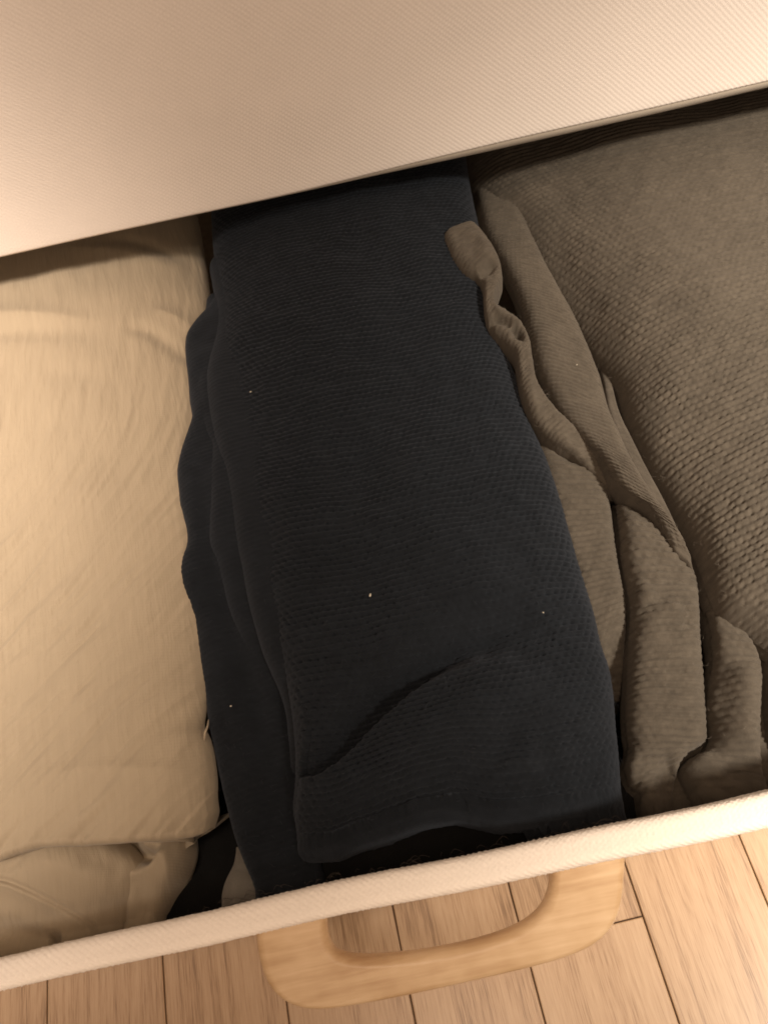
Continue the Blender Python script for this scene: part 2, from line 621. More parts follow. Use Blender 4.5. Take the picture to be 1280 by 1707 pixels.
def birch_mat(name):
    m, nt, b = new_mat(name)
    tc = N(nt, 'ShaderNodeTexCoord')
    mp = N(nt, 'ShaderNodeMapping')
    mp.inputs['Scale'].default_value = (16, 190, 120)
    nt.links.new(tc.outputs['Object'], mp.inputs[0])
    n1 = N(nt, 'ShaderNodeTexNoise', i_Scale=1.0, i_Detail=4.0, i_Roughness=0.6)
    nt.links.new(mp.outputs[0], n1.inputs['Vector'])
    n2 = N(nt, 'ShaderNodeTexNoise', i_Scale=30.0, i_Detail=3.0)
    nt.links.new(tc.outputs['Object'], n2.inputs['Vector'])
    f = mathn(nt, 'ADD', mathn(nt, 'MULTIPLY', n1.outputs[0], 0.5), mathn(nt, 'MULTIPLY', n2.outputs[0], 0.5))
    c = ramp(nt, f, [(0.34, (0.41, 0.255, 0.130)), (0.5, (0.53, 0.365, 0.210)), (0.64, (0.62, 0.45, 0.28))])
    nt.links.new(c, b.inputs['Base Color'])
    b.inputs['Roughness'].default_value = 0.45
    b.inputs['Coat Weight'].default_value = 0.2
    b.inputs['Coat Roughness'].default_value = 0.35
    return m


def plain_mat(name, base, rough=0.8):
    m, nt, b = new_mat(name)
    n1 = N(nt, 'ShaderNodeTexNoise', i_Scale=120.0, i_Detail=3.0)
    tc = N(nt, 'ShaderNodeTexCoord')
    nt.links.new(tc.outputs['Object'], n1.inputs['Vector'])
    nt.links.new(ramp(nt, n1.outputs[0], [(0.3, mul(base, 0.85)), (0.7, mul(base, 1.15))]), b.inputs['Base Color'])
    b.inputs['Roughness'].default_value = rough
    return m


CREAM = (0.70, 0.63, 0.56)
M_panel = twill_mat("cream_twill_face", (0.82, 0.75, 0.70), 0.0029, math.radians(47), 0.17)
M_rim = twill_mat("cream_twill_rim", (0.87, 0.79, 0.71), 0.0024, math.radians(50), 0.32)
M_hem = twill_mat("shaded_hem_cloth", (0.42, 0.37, 0.31), 0.0012, math.radians(10), 0.2)  # hem cloth coloured darker, with its shade under the face put in
M_linen = linen_mat("beige_crinkle_cotton", (0.355, 0.289, 0.205))
M_navy = yarn_mat("navy_wool", (0.0066, 0.0081, 0.0106), 0.35, 0.07, (0.7, .8, 1), 0.6, 1100, melange=True)
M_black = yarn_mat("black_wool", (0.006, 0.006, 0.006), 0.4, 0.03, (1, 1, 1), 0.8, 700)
M_brown = yarn_mat("taupe_wool", (0.069, 0.058, 0.0455), 0.22, 0.10, (1, .9, .8), 0.6, 1000, melange=True)
M_grey = yarn_mat("grey_jersey", (0.12, 0.11, 0.095), 0.2, 0.1)
M_oak = oak_mat("oak_planks")
M_gap = plain_mat("plank_joint", (0.11, 0.07, 0.045))
M_birch = birch_mat("pale_birch")
M_thread = plain_mat("beige_thread", (0.30, 0.22, 0.14))
M_lint = plain_mat("lint", (0.50, 0.45, 0.37))
M_board = plain_mat("inner_board", (0.35, 0.30, 0.24))

# ------------------------------------------------------------------ floor
PW = 0.0865
floor_yaw = math.radians(1.6)
floor = raw_mesh("floor", [(-1.5, -1.2, -0.0025), (1.5, -1.2, -0.0025), (1.5, 1.6, -0.0025), (-1.5, 1.6, -0.0025)], [(0, 1, 2, 3)], M_gap)
floor["kind"] = "structure"
floor.rotation_euler.z = floor_yaw


def plank_mesh(length, w):
    """bevelled board, origin at its middle top"""
    b_, h_ = 0.0008, 0.003
    hw, hl = w / 2 - 0.0004, length / 2 - 0.0004
    rings = [(hw, hl, -h_), (hw, hl, -b_), (hw - b_ * 0.35, hl - b_ * 0.35, -b_ * 0.3), (hw - b_ * 1.1, hl - b_ * 1.1, 0.0)]
    vs, fs = [], []
    for a, l, z in rings:
        vs += [(-a, -l, z), (a, -l, z), (a, l, z), (-a, l, z)]
    for k in range(3):
        for q in range(4):
            fs.append((k * 4 + q, k * 4 + (q + 1) % 4, (k + 1) * 4 + (q + 1) % 4, (k + 1) * 4 + q))
    fs.append((12, 13, 14, 15))
    me = bpy.data.meshes.new("plank")
    me.from_pydata(vs, [], fs)
    me.materials.append(M_oak)
    return me


cy, sy = math.cos(floor_yaw), math.sin(floor_yaw)


def to_floor(p):
    return (p[0] * cy + p[1] * sy, -p[0] * sy + p[1] * cy)


# where the seams and the one visible board joint lie
seams = [((79, 1628)), ((267, 1640)), ((465, 1680)), ((668, 1655)), ((871, 1612)), ((1075, 1570)), ((1257, 1455))]
sx = [to_floor(at(a, b, 0.0))[0] for a, b in seams]
PW = (sx[-1] - sx[0]) / 6
print("plank width", PW, [round(x, 4) for x in sx])
joint = to_floor(at(1046, 1533, 0.0))
PL = 0.75
pm = plank_mesh(PL, PW)
sx0 = sx[0] + 0.0
for k in range(-8, 15):
    cx = sx0 + (k + 0.5) * PW
    j = {4: joint[1]}.get(k, joint[1] + (0.20 + 0.09 * ((k * 5) % 4)) * (1 if k % 2 else -1))
    for q in (-2, -1, 0, 1, 2):
        yc = j + (q + 0.5) * PL
        if yc - PL / 2 > 1.2 or yc + PL / 2 < -0.9:
            continue
        o = bpy.data.objects.new("plank", pm)
        col.objects.link(o)
        o.parent = floor
        o.location = (cx, yc, random.uniform(-0.00025, 0.00025))

# ------------------------------------------------------------------ drawers
DX0, DX1, DY1 = -0.46, 0.50, 0.98


def wall_band(name, a, b, inward, top, bottom, th0, th1, taper, mat, parent, n=120, wave=0.0006):
    """fabric-covered wall from a to b (its outer top edge), rounded rim, leaning in by `taper` at the foot"""
    a = np.array(a, float)
    b = np.array(b, float)
    L = np.linalg.norm(b - a)
    dirn = (b - a) / L
    inn = np.array(inward, float)
    s = np.linspace(0, 1, n)
    rows = []
    uvs = []
    for t in s:
        th = th0 + (th1 - th0) * t
        base = a + (b - a) * t
        w = wave * math.sin(t * 19) + wave * 0.6 * math.sin(t * 47 + 1)
        pr = []
        rr = th / 2
        hts = np.linspace(bottom, top - rr, 12)
        for z in hts:
            f = (top - z) / (top - bottom)
            pr.append((taper * f + 0.0015 * math.sin(f * 9) * (1 - f), z))
        for q in range(1, 30):
            an = math.pi * q / 30
            # slightly flattened roll
            pr.append((rr - rr * math.copysign(abs(math.cos(an)) ** 0.62, math.cos(an)), top - rr + rr * math.sin(an) ** 0.62))
        for z in hts[::-1]:
            f = (top - z) / (top - bottom)
            pr.append((th + taper * f, z))
        pts = []
        arc = 0
        last = None
        uv = []
        for i_, (d, z) in enumerate(pr):
            if last is not None:
                arc += math.hypot(d - last[0], z - last[1])
            last = (d, z)
            q = base + inn * (d + w)
            tw = 0.00020 * math.sin((t * L + arc * 0.85) * 2 * math.pi / 0.0028) + 0.00012 * math.sin((t * L * 0.7 - arc) * 2 * math.pi / 0.0021)
            tw += 0.0007 * float(_tab[2][int(t * L / 0.0011) % 256, int(arc / 0.0011) % 256] - 0.5) * 0.35
            if 10 < i_ < len(pr) - 10:
                an_ = math.atan2(z - (top - rr), rr - d)
                q = q - inn * (tw * math.cos(an_))
                z = z + tw * math.sin(an_)
            z = z + 0.0007 * math.sin(t * 31 + 2) * math.sin(t * 13)
            pts.append((q[0], q[1], z + w * 0.8))
            uv.append((t * L, arc))
        rows.append(pts)
        uvs.append(uv)
    P = np.array(rows)
    return grid_mesh(name, P, np.array(uvs), mat, parent)


drawer = empty("storage_drawer", ((DX0 + DX1) / 2, RIM_Y0, 0))
tag(drawer, "open cream canvas drawer with pale wooden handle, holding the folded clothes", "drawer")
dr_inv = Matrix.Translation(-drawer.location)


def keep(o, parent):
    o.parent = parent
    o.matrix_parent_inverse = Matrix.Translation(-parent.location)
    return o


keep(wall_band("front_wall", (DX0, RIM_Y0, 0), (DX1, RIM_Y0, 0), (0, 1, 0), RIM_Z, 0.006, 0.0128, 0.0178, 0.022, M_rim, None, 1000), drawer)
keep(wall_band("side_wall", (DX0, RIM_Y0 + 0.006, 0), (DX0, DY1, 0), (1, 0, 0), RIM_Z - 0.001, 0.006, 0.014, 0.014, 0.012, M_rim, None), drawer)
keep(wall_band("side_wall", (DX1, DY1, 0), (DX1, RIM_Y0 + 0.006, 0), (-1, 0, 0), RIM_Z - 0.001, 0.006, 0.014, 0.014, 0.012, M_rim, None), drawer)
keep(wall_band("back_wall", (DX1 - 0.004, DY1, 0), (DX0 + 0.004, DY1, 0), (0, -1, 0), RIM_Z - 0.002, 0.006, 0.014, 0.014, 0.012, M_rim, None), drawer)


def box(name, lo, hi, mat, parent=None):
    x0, y0, z0 = lo
    x1, y1, z1 = hi
    v = [(x0, y0, z0), (x1, y0, z0), (x1, y1, z0), (x0, y1, z0), (x0, y0, z1), (x1, y0, z1), (x1, y1, z1), (x0, y1, z1)]
    f = [(0, 3, 2, 1), (4, 5, 6, 7), (0, 1, 5, 4), (1, 2, 6, 5), (2, 3, 7, 6), (3, 0, 4, 7)]
    return raw_mesh(name, v, f, mat, parent)


keep(box("bottom_board", (DX0 + 0.02, RIM_Y0 + 0.03, 0.008), (DX1 - 0.02, DY1 - 0.02, 0.016), M_board), drawer)

# wooden pull: a U swept between its outer and inner outlines, drooping from the front wall
hp = [((428, 1500), (549, 1475)), ((427, 1545), (546, 1530)), ((436, 1602), (550, 1562)), ((454, 1643), (561, 1581)),
      ((485, 1668), (578, 1589)), ((530, 1677), (602, 1592)), ((600, 1669), (642, 1591)), ((700, 1650), (712, 1583)),
      ((800, 1628), (790, 1567)), ((880, 1609), (850, 1547)), ((945, 1590), (884, 1527)), ((990, 1568), (903, 1506)),
      ((1019, 1538), (912, 1484)), ((1033, 1500), (915, 1464)), ((1038, 1450), (917, 1435)), ((1040, 1390), (918, 1385))]
tilt = math.radians(27)
hn = (0.0, -math.sin(tilt), math.cos(tilt))
h0 = (0.0, RIM_Y0 + 0.004, 0.185)
o_ = np.array([p[0] for p in hp], float)
i_ = np.array([p[1] for p in hp], float)
Po = at_plane(o_[:, 0], o_[:, 1], h0, hn)
Pi = at_plane(i_[:, 0], i_[:, 1], h0, hn)
tq = np.linspace(0, len(hp) - 1, 170)
Po = catmull(Po, tq)
Pi = catmull(Pi, tq)
for Q_ in (Po, Pi):                                  # the two ends stop inside the front wall
    Q_[:, 1] = np.minimum(Q_[:, 1], RIM_Y0 + 0.012)
    Q_[:, 2] = h0[2] + (Q_[:, 1] - h0[1]) * math.tan(tilt)
TH = 0.0135
rows = []
for k in range(len(tq)):
    c = (Po[k] + Pi[k]) / 2
    d = (Po[k] - Pi[k]) / 2
    row = []
    nc = 40
    hw_ = np.linalg.norm(d)
    rc = 0.0058                                   # rounded-over arrises
    for q in range(nc):
        a = 2 * math.pi * q / nc
        ca, sa = math.cos(a), math.sin(a)
        # rounded rectangle
        ex = math.copysign(hw_ - rc, ca) + rc * ca if abs(ca) > 1e-6 else 0
        ez = math.copysign(TH / 2 - rc, sa) + rc * sa if abs(sa) > 1e-6 else 0
        row.append(c + d / hw_ * ex + np.array(hn) * ez)
    rows.append(row)
P = np.array(rows)
P = np.concatenate([P, P[:, :1]], 1)
hd = grid_mesh("handle", P, None, M_birch)
keep(hd, drawer)

# upper drawer: its tall canvas front
PY = 0.5316
ed = [(0, 432), (160, 396), (320, 362), (480, 328), (640, 294), (800, 262), (960, 226), (1120, 190), (1280, 152)]
ew = np.array([at_y(a, b, PY) for a, b in ed])
zl = np.polyfit(ew[:, 0], ew[:, 2], 1)
print("panel edge z", zl, ew[:, 2])
upper = empty("storage_drawer", (0, PY, 0.26))
tag(upper, "closed cream canvas drawer above the open one, its tall twill front facing the viewer", "drawer")
UX0, UX1, UZ1 = -0.46, 0.50, 0.52
xs = np.linspace(UX0, UX1, 260)
ze = np.interp(xs, ew[:, 0], ew[:, 2], left=None, right=None)
ze = np.where(xs < ew[0, 0], ew[0, 2] + (xs - ew[0, 0]) * zl[0], ze)
ze = np.where(xs > ew[-1, 0], ew[-1, 2] + (xs - ew[-1, 0]) * zl[0], ze)
kk = np.ones(15) / 15
ze = np.convolve(np.pad(ze, 7, mode='edge'), kk, 'valid')
# hem shows under the face, wider to the right
hemw = 0.0004 + 0.0072 * smooth((xs + 0.05) / 0.22)
rows, uvs = [], []
prof = []
for q in range(8):                                  # wrapped-under lower edge
    an = math.pi / 2 * q / 7
    prof.append((0.003 * (1 - math.sin(an)), 0.003 * (1 - math.cos(an))))
for i, x in enumerate(xs):
    zb = ze[i] + hemw[i]
    pts = [(x, PY + 0.012, zb + 0.0005)]
    pts += [(x, PY + d, zb + z) for d, z in prof]
    for q in range(1, 60):
        t = q / 59
        z = zb + 0.003 + (UZ1 - zb - 0.003) * t
        bulge = -0.0012 * math.sin(math.pi * t) * (0.5 + 0.5 * math.sin(x * 9))
        pts.append((x, PY + bulge, z))
    pts.append((x, PY + 0.012, UZ1 + 0.002))
    rows.append(pts)
    uvs.append([(x, p_[2]) for p_ in pts])
face = grid_mesh("front_panel", np.array(rows), np.array(uvs), M_panel)
keep(face, upper)
rows, uvs = [], []
for i, x in enumerate(xs):
    zb = ze[i]
    hw = hemw[i]
    pts = [(x, PY + 0.011, zb + 0.001), (x, PY + 0.0018 + 0.40 * hw, zb), (x, PY + 0.0014 + 0.36 * hw, zb + 0.0004), (x, PY + 0.0010, zb + hw + 0.0012), (x, PY + 0.005, zb + hw + 0.004)]
    rows.append(pts)
    uvs.append([(x, 0.002 * q) for q in range(5)])
keep(grid_mesh("hem_strip", np.array(rows), np.array(uvs), M_hem), upper)
zb = float(ze.min())
keep(box("bottom_board", (UX0, PY + 0.0125, float(ze.max()) + 0.002), (UX1, DY1, float(ze.max()) + 0.010), M_board), upper)
keep(box("side_wall", (UX0, PY + 0.0125, float(ze.max()) + 0.0105), (UX0 + 0.012, DY1, UZ1), M_rim), upper)
keep(box("side_wall", (UX1 - 0.012, PY + 0.0125, float(ze.max()) + 0.0105), (UX1, DY1, UZ1), M_rim), upper)

# ------------------------------------------------------------------ beige crinkled cotton garment
beige = empty("folded_garment", (-0.15, 0.25, 0.02))
tag(beige, "folded beige crinkled cotton garment along the left side of the open drawer", "garment")


def crinkle(amp, seed=0, tilt_=0.12):
    def f(X, Y, U, V):
        bend = U + tilt_ * V + 1.3 * np.clip(V - 0.26, 0, 1) ** 1.5 + 0.004 * noise(U / .05, V / .06, 7)
        a = fbm(bend / 0.0048, V / 0.038, seed, 3)
        a = np.sign(a) * np.abs(a) ** 1.3
        b = fbm((bend + 0.2 * V) / 0.013, V / 0.06, seed + 3, 2)
        big = fbm(U / 0.07, V / 0.12, seed + 5, 2)
        grow = 0.6 + 0.7 * smooth(V / 0.5)
        return amp * (0.42 * a * grow + 0.4 * b * grow) + 0.0022 * big
    return f


bR = [(318, 330), (326, 372), (334, 430), (341, 490), (341, 560), (338, 640), (337, 740), (336, 860), (335, 980), (333, 1060), (331, 1128), (327, 1160),
      (322, 1193), (331, 1216), (338, 1245), (342, 1290), (342, 1325), (344, 1348), (340, 1366)]
bL = [(-300, p[1] + 132 * (0.6 + 0.4 * min(1, p[1] / 900.0))) for p in bR]
keep(layer("top_layer", bL, bR, [0.204, 0.211, 0.219, 0.222, 0.222, 0.219, 0.216, 0.208], 0.034, M_linen, None, 0.0010, p=2.0, cap=0.007,
           field=crinkle(0.0021, 0), sag=0.004,
           end=[(-300, 1505), (-150, 1478), (0, 1441), (40, 1424), (80, 1413), (130, 1411), (200, 1407), (260, 1401), (296, 1396), (322, 1388), (332, 1380), (340, 1368)],
           creases=[Crease([(-60, 520), (40, 517), (130, 527), (210, 528)], 0.0028, 0.009, 'ridge', ends=(.2, .5)),
                    Crease([(-60, 552), (40, 548), (120, 552), (190, 560)], 0.0022, 0.010, 'valley', ends=(.2, .5)),
                    Crease([(195, 535), (240, 540), (280, 560), (310, 585)], 0.0040, 0.008, 'valley', ends=(.3, .2)),
                    Crease([(240, 500), (290, 510), (320, 530)], 0.0030, 0.008, 'ridge', ends=(.3, .2)),
                    Crease([(60, 408), (150, 402), (240, 410), (310, 432)], 0.0020, 0.010, 'ridge', ends=(.4, .4)),
                    Crease([(150, 380), (220, 384), (290, 398), (330, 425)], 0.0018, 0.007, 'valley', ends=(.4, .4)),
                    Crease([(60, 620), (130, 624), (200, 640)], 0.0016, 0.012, 'valley', ends=(.3, .4)),
                    Crease([(40, 1300), (150, 1280), (240, 1277), (320, 1275)], 0.0012, 0.004, 'ridge', ends=(.3, .3)),
                    Crease([(330, 1190), (300, 1215), (285, 1260), (265, 1330), (250, 1400)], 0.0018, 0.006, 'ridge', ends=(.2, .2)),
                    ]), beige)
# the thickness of lower folds under the hem
keep(layer("under_layer", [(-300, 1180), (-300, 1300), (-300, 1400), (-300, 1480), (-300, 1520)], [(318, 1180), (314, 1300), (320, 1370), (320, 1388), (312, 1396)],
           0.199, 0.03, M_linen, None, 0.002, p=5, cap=0.008, field=crinkle(0.0005, 3),
           end=[(-300, 1510), (0, 1438), (100, 1406), (200, 1403), (270, 1402), (306, 1396)]), beige)
keep(layer("front_fold", [(-200, 1400), (-200, 1450), (-200, 1520), (-200, 1600), (-200, 1660)],
           [(188, 1385), (212, 1422), (222, 1450), (224, 1480), (220, 1515), (212, 1545), (205, 1590)],
           [0.184, 0.186, 0.178, 0.165, 0.145], 0.034, M_linen, None, 0.001, p=1.9, cap=0.03, field=crinkle(0.0005, 6, -0.3),
           creases=[Crease([(-60, 1452), (0, 1466), (28, 1472), (65, 1490), (100, 1515), (122, 1538), (131, 1560)], 0.0034, 0.0015, 'valley', ends=(.02, .05)),
                    Crease([(-60, 1458), (0, 1472), (28, 1479), (63, 1497), (96, 1522), (116, 1543), (124, 1560)], 0.0022, 0.003, 'ridge', ends=(.02, .05)),
                    Crease([(70, 1415), (45, 1440), (15, 1460)], 0.002, 0.003, 'valley', ends=(.2, .3)),
                    Crease([(64, 1568), (55, 1564), (45, 1568)], 0.010, 0.0035, 'valley', ends=(.1, .1)),
                    Crease([(-60, 1545), (0, 1550), (30, 1556), (62, 1562)], 0.008, 0.006, 'valley', ends=(.1, .3)),
                    Crease([(60, 1432), (120, 1446), (165, 1475), (185, 1520)], 0.0035, 0.012, 'ridge', ends=(.3, .3)),
                    Crease([(140, 1430), (185, 1440), (205, 1465)], 0.003, 0.006, 'valley', ends=(.3, .3)),
                    Crease([(-40, 1500), (20, 1505), (60, 1530), (90, 1560)], 0.003, 0.007, 'valley', ends=(.2, .3))]), beige)
keep(layer("rolled_corner", [(170, 1390), (180, 1430), (185, 1470), (190, 1520), (190, 1570)],
           [(308, 1385), (309, 1412), (304, 1445), (290, 1485), (273, 1522), (258, 1570)],
           [0.168, 0.170, 0.168, 0.157, 0.14], 0.03, M_linen, None, 0.0009, p=2.2, cap=0.03, field=crinkle(0.0003, 2),
           creases=[Crease([(212, 1398), (222, 1418), (238, 1428), (256, 1424), (262, 1408)], 0.022, 0.0055, 'valley', ends=(.1, .3)),
                    Crease([(222, 1440), (232, 1433), (245, 1441), (254, 1446), (266, 1432), (268, 1418)], 0.006, 0.0035, 'ridge', ends=(.1, .2)),
                    Crease([(272, 1412), (286, 1440), (283, 1465), (265, 1482)], 0.006, 0.005, 'ridge', ends=(.2, .4)),
                    Crease([(230, 1455), (232, 1490), (225, 1530)], 0.003, 0.004, 'valley', ends=(.2, .2))]), beige)
keep(layer("inner_layer", [(230, 1080), (240, 1150), (240, 1230)], [(346, 1080), (346, 1150), (350, 1222)], 0.170, 0.02, M_linen, None, 0.002, p=4, cap=0.01), beige)


def tube(name, pts, r, mat, parent=None, nseg=6, taper=True):
    P = np.array(pts, float)
    t = np.linspace(0, len(P) - 1, len(P) * 5)
    Q = catmull(P, t)
    T = np.gradient(Q, axis=0)
    T /= np.linalg.norm(T, axis=1, keepdims=True) + 1e-12
    up = np.array([0.1, 0.2, 1.0])
    A = np.cross(T, up)
    A /= np.linalg.norm(A, axis=1, keepdims=True)
    B = np.cross(T, A)
    rr = np.full(len(Q), r)
    if taper:
        rr *= 0.3 + 0.7 * np.sin(np.linspace(0.05, math.pi - 0.05, len(Q))) ** 0.5
    a = np.linspace(0, 2 * math.pi, nseg + 1)
    G = Q[:, None] + rr[:, None, None] * (np.cos(a)[None, :, None] * A[:, None] + np.sin(a)[None, :, None] * B[:, None])
    return grid_mesh(name, G, None, mat, parent)


lp = [at(a, b, z) for a, b, z in ((348, 1200, .190), (346, 1212, .196), (342, 1222, .198), (341, 1234, .194))]
keep(tube("loose_thread", lp, 0.0007, M_linen), beige)

# ------------------------------------------------------------------ black garment under the navy one
blk = empty("folded_garment", (0.0, 0.1, 0.02))
tag(blk, "fuzzy black garment mostly hidden under the navy knit at the drawer front", "garment")


def lumps(a, s1, seed):
    return lambda X, Y, U, V: a * fbm(X / s1, Y / s1, seed, 3)


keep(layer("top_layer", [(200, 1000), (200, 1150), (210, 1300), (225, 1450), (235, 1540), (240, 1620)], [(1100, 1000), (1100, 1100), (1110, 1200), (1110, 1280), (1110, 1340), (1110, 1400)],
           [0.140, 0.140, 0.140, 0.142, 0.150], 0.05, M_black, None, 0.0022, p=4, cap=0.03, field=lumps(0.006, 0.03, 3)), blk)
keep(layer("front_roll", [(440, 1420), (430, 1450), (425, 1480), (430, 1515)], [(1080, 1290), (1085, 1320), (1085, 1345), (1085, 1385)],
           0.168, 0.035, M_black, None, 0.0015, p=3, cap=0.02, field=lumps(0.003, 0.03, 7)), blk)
# stray wool fibres
fv = []
fibre_parts = []
for k in range(70):
    t = random.random()
    px = 300 + 740 * t
    py = 1525 - (px - 300) * 0.2125 + random.uniform(-10, 3)
    z = 0.205 + random.uniform(-0.004, 0.012) if px > 460 else 0.19
    c = at(px, py, z)
    ang = random.uniform(0, math.pi)
    L = random.uniform(0.003, 0.009)
    d = np.array([math.cos(ang), 0.3 * math.sin(ang), 0.0])
    n_ = np.array([0, 0.35, 1.0]) * random.uniform(0.2, 0.7) * L
    fibre_parts.append([c - d * L / 2, c - d * L / 6 + n_ * 0.7, c + d * L / 6 + n_, c + d * L / 2])
gv, gf = [], []
for pts in fibre_parts:
    Q = catmull(np.array(pts), np.linspace(0, 3, 8))
    b0 = len(gv)
    for q in Q:
        for a in (0, 2.1, 4.2):
            gv.append(q + 0.00011 * np.array([math.cos(a) * .5, math.sin(a), math.cos(a)]))
    for i in range(7):
        for j in range(3):
            gf.append((b0 + i * 3 + j, b0 + i * 3 + (j + 1) % 3, b0 + (i + 1) * 3 + (j + 1) % 3, b0 + (i + 1) * 3 + j))
fb = keep(raw_mesh("fibres", gv, gf, plain_mat("fibre", (0.05, 0.04, 0.035))), blk)
fb["kind"] = "stuff"

# small grey corner of cloth
grey = layer("folded_garment", [(395, 1430), (388, 1462), (372, 1495), (360, 1540)], [(412, 1430), (430, 1462), (440, 1495), (450, 1540)], [0.176, 0.180, 0.184, 0.184],
             0.02, M_grey, None, 0.001, p=2.2, cap=0.02, field=lumps(0.0012, 0.01, 2),
             creases=[Crease([(404, 1450), (398, 1480), (395, 1520)], 0.002, 0.004, 'ridge')])
tag(grey, "small grey cloth corner poking up between the black gap and the navy knit", "garment")

# ------------------------------------------------------------------ navy waffle knit
navy = empty("folded_sweater", (0.03, 0.25, 0.02))
tag(navy, "folded dark navy waffle-knit sweater in the middle of the open drawer", "sweater")
nL = [(342, 300), (345, 380), (350, 430), (357, 490), (357, 550), (361, 615), (368, 680), (380, 740), (393, 795), (402, 845), (411, 900), (425, 955), (440, 1008),
      (452, 1062), (463, 1112), (475, 1162), (481, 1210), (484, 1260), (484, 1310), (481, 1365), (487, 1415)]
nR = [(775, 225), (785, 290), (797, 345), (806, 400), (816, 465), (830, 525), (852, 580), (871, 635), (890, 690), (915, 745), (934, 800), (951, 850), (967, 905),
      (982, 955), (995, 1005), (1006, 1055), (1021, 1100), (1030, 1150), (1035, 1205), (1041, 1265), (1047, 1335)]


def navy_field(X, Y, U, V):
    return 0.0048 * fbm(U / 0.07, V / 0.09, 2, 2) + 0.0014 * fbm(U / 0.022, V / 0.03, 8, 2)


navy_knit = lambda U, V: waffle(U, V + 0.04 * U - 0.9 * U * np.abs(np.clip(-U - 0.02, 0, 1)), 0.0046, 0.0038, 0.0033, 1, 0.6) + 0.0001 * noise(U / .0012, V / .0012, 9)
keep(layer("top_layer", nL, nR, [0.222, 0.226, 0.229, 0.231, 0.232, 0.231, 0.229, 0.229, 0.229, 0.229, 0.229, 0.228, 0.228, 0.227, 0.226, 0.225, 0.224, 0.222, 0.219, 0.214, 0.208], 0.030, M_navy, None, 0.00085, p=2.6, cap=0.028,
           field=navy_field, knit=navy_knit, sag=0.003,
           end=[(484, 1424), (520, 1428), (560, 1426), (600, 1410), (640, 1398), (700, 1374), (760, 1362), (830, 1378), (900, 1374), (980, 1360), (1050, 1345)],
           creases=[Crease([(940, 1065), (860, 1070), (790, 1090), (730, 1118), (670, 1160), (610, 1212), (560, 1262), (520, 1285), (484, 1282)], 0.0075, 0.036, 'step', 0.020, ends=(.4, .03), gap=1.1, soft=0.026),
                    Crease([(985, 1020), (900, 1040), (810, 1062), (720, 1104), (640, 1160), (570, 1225), (520, 1268)], 0.011, 0.019, 'valley', ends=(.35, .15)),
                    Crease([(960, 960), (860, 975), (760, 1010), (660, 1070), (580, 1150)], 0.003, 0.018, 'ridge', ends=(.3, .3)),
                    Crease([(940, 1180), (840, 1190), (740, 1210), (640, 1270), (560, 1340)], 0.004, 0.024, 'ridge', ends=(.3, .3)),
                    Crease([(590, 1020), (610, 1080), (625, 1140), (610, 1190)], 0.0025, 0.010, 'valley', ends=(.3, .3)),
                    Crease([(540, 1000), (560, 1080), (565, 1160)], 0.0015, 0.010, 'ridge', ends=(.3, .3)),
                    Crease([(980, 1235), (910, 1252), (860, 1272), (800, 1305), (750, 1335), (690, 1372)], 0.006, 0.016, 'step', 0.010, ends=(.4, .1), gap=-1.0, soft=0.012),
                    Crease([(700, 1355), (765, 1318), (820, 1290), (880, 1265)], 0.006, 0.009, 'valley', ends=(.05, .5)),
                    Crease([(960, 1120), (860, 1150), (760, 1190), (660, 1250)], 0.0018, 0.014, 'ridge', ends=(.3, .3)),
                    Crease([(560, 700), (600, 780), (640, 860)], 0.0014, 0.016, 'valley', ends=(.3, .3)),
                    Crease([(750, 880), (640, 920), (540, 940), (450, 990)], 0.0012, 0.016, 'valley', ends=(.3, .3)),
                    Crease([(760, 700), (650, 730), (540, 745), (420, 800)], 0.0008, 0.016, 'valley', ends=(.3, .3)),
                    ]), navy)
keep(layer("second_fold", [(344, 440), (353, 500), (351, 560), (341, 600), (336, 645), (343, 700), (355, 750), (368, 790), (378, 850), (387, 905), (397, 948), (409, 1008), (427, 1070), (446, 1122), (462, 1165), (472, 1215), (476, 1300)],
           [(460, 420), (470, 500), (470, 560), (470, 600), (470, 645), (470, 700), (480, 750), (490, 790), (500, 850), (510, 905), (520, 948), (530, 1008), (540, 1070), (550, 1122), (560, 1165), (570, 1215), (575, 1300)],
           [0.207, 0.221, 0.224, 0.223, 0.219, 0.207, 0.195], 0.026, M_navy, None, 0.001, p=2.0, cap=0.02, knit=lambda U, V: waffle(U, V + .3 * U, 0.0042, 0.0036, 0.0009, 2, 0.3)), navy)
keep(layer("third_fold", [(340, 500), (332, 560), (322, 600), (319, 650), (323, 695), (335, 722), (347, 745), (344, 790), (345, 835), (343, 870), (344, 905), (354, 935), (372, 1000), (392, 1062), (408, 1112), (425, 1165), (440, 1230)],
           [(440, 500), (440, 560), (440, 600), (440, 650), (440, 695), (450, 722), (450, 745), (455, 790), (465, 835), (475, 870), (480, 905), (490, 935), (500, 1000), (515, 1062), (525, 1112), (535, 1165), (550, 1230)],
           [0.200, 0.215, 0.218, 0.218, 0.214, 0.202, 0.186], 0.022, M_navy, None, 0.001, p=2.4, cap=0.02, knit=lambda U, V: waffle(U, V + .3 * U, 0.0042, 0.0036, 0.0009, 3, 0.3)), navy)
nOL = [(350, 500), (338, 518), (320, 540), (306, 562), (305, 590), (309, 625), (311, 660), (316, 690), (310, 712), (300, 742), (292, 775), (291, 802), (294, 833), (301, 860), (307, 887), (305, 912), (297, 937), (294, 960),
       (298, 985), (306, 1007), (315, 1028), (321, 1055), (326, 1088), (331, 1122), (338, 1162), (343, 1202), (351, 1245), (361, 1292), (375, 1350), (389, 1405), (404, 1450), (420, 1495), (430, 1530)]
nOR = [(p[0] + 150 if p[1] < 1250 else p[0] + 150 - (p[1] - 1250) * 0.12, p[1] - 12) for p in nOL]
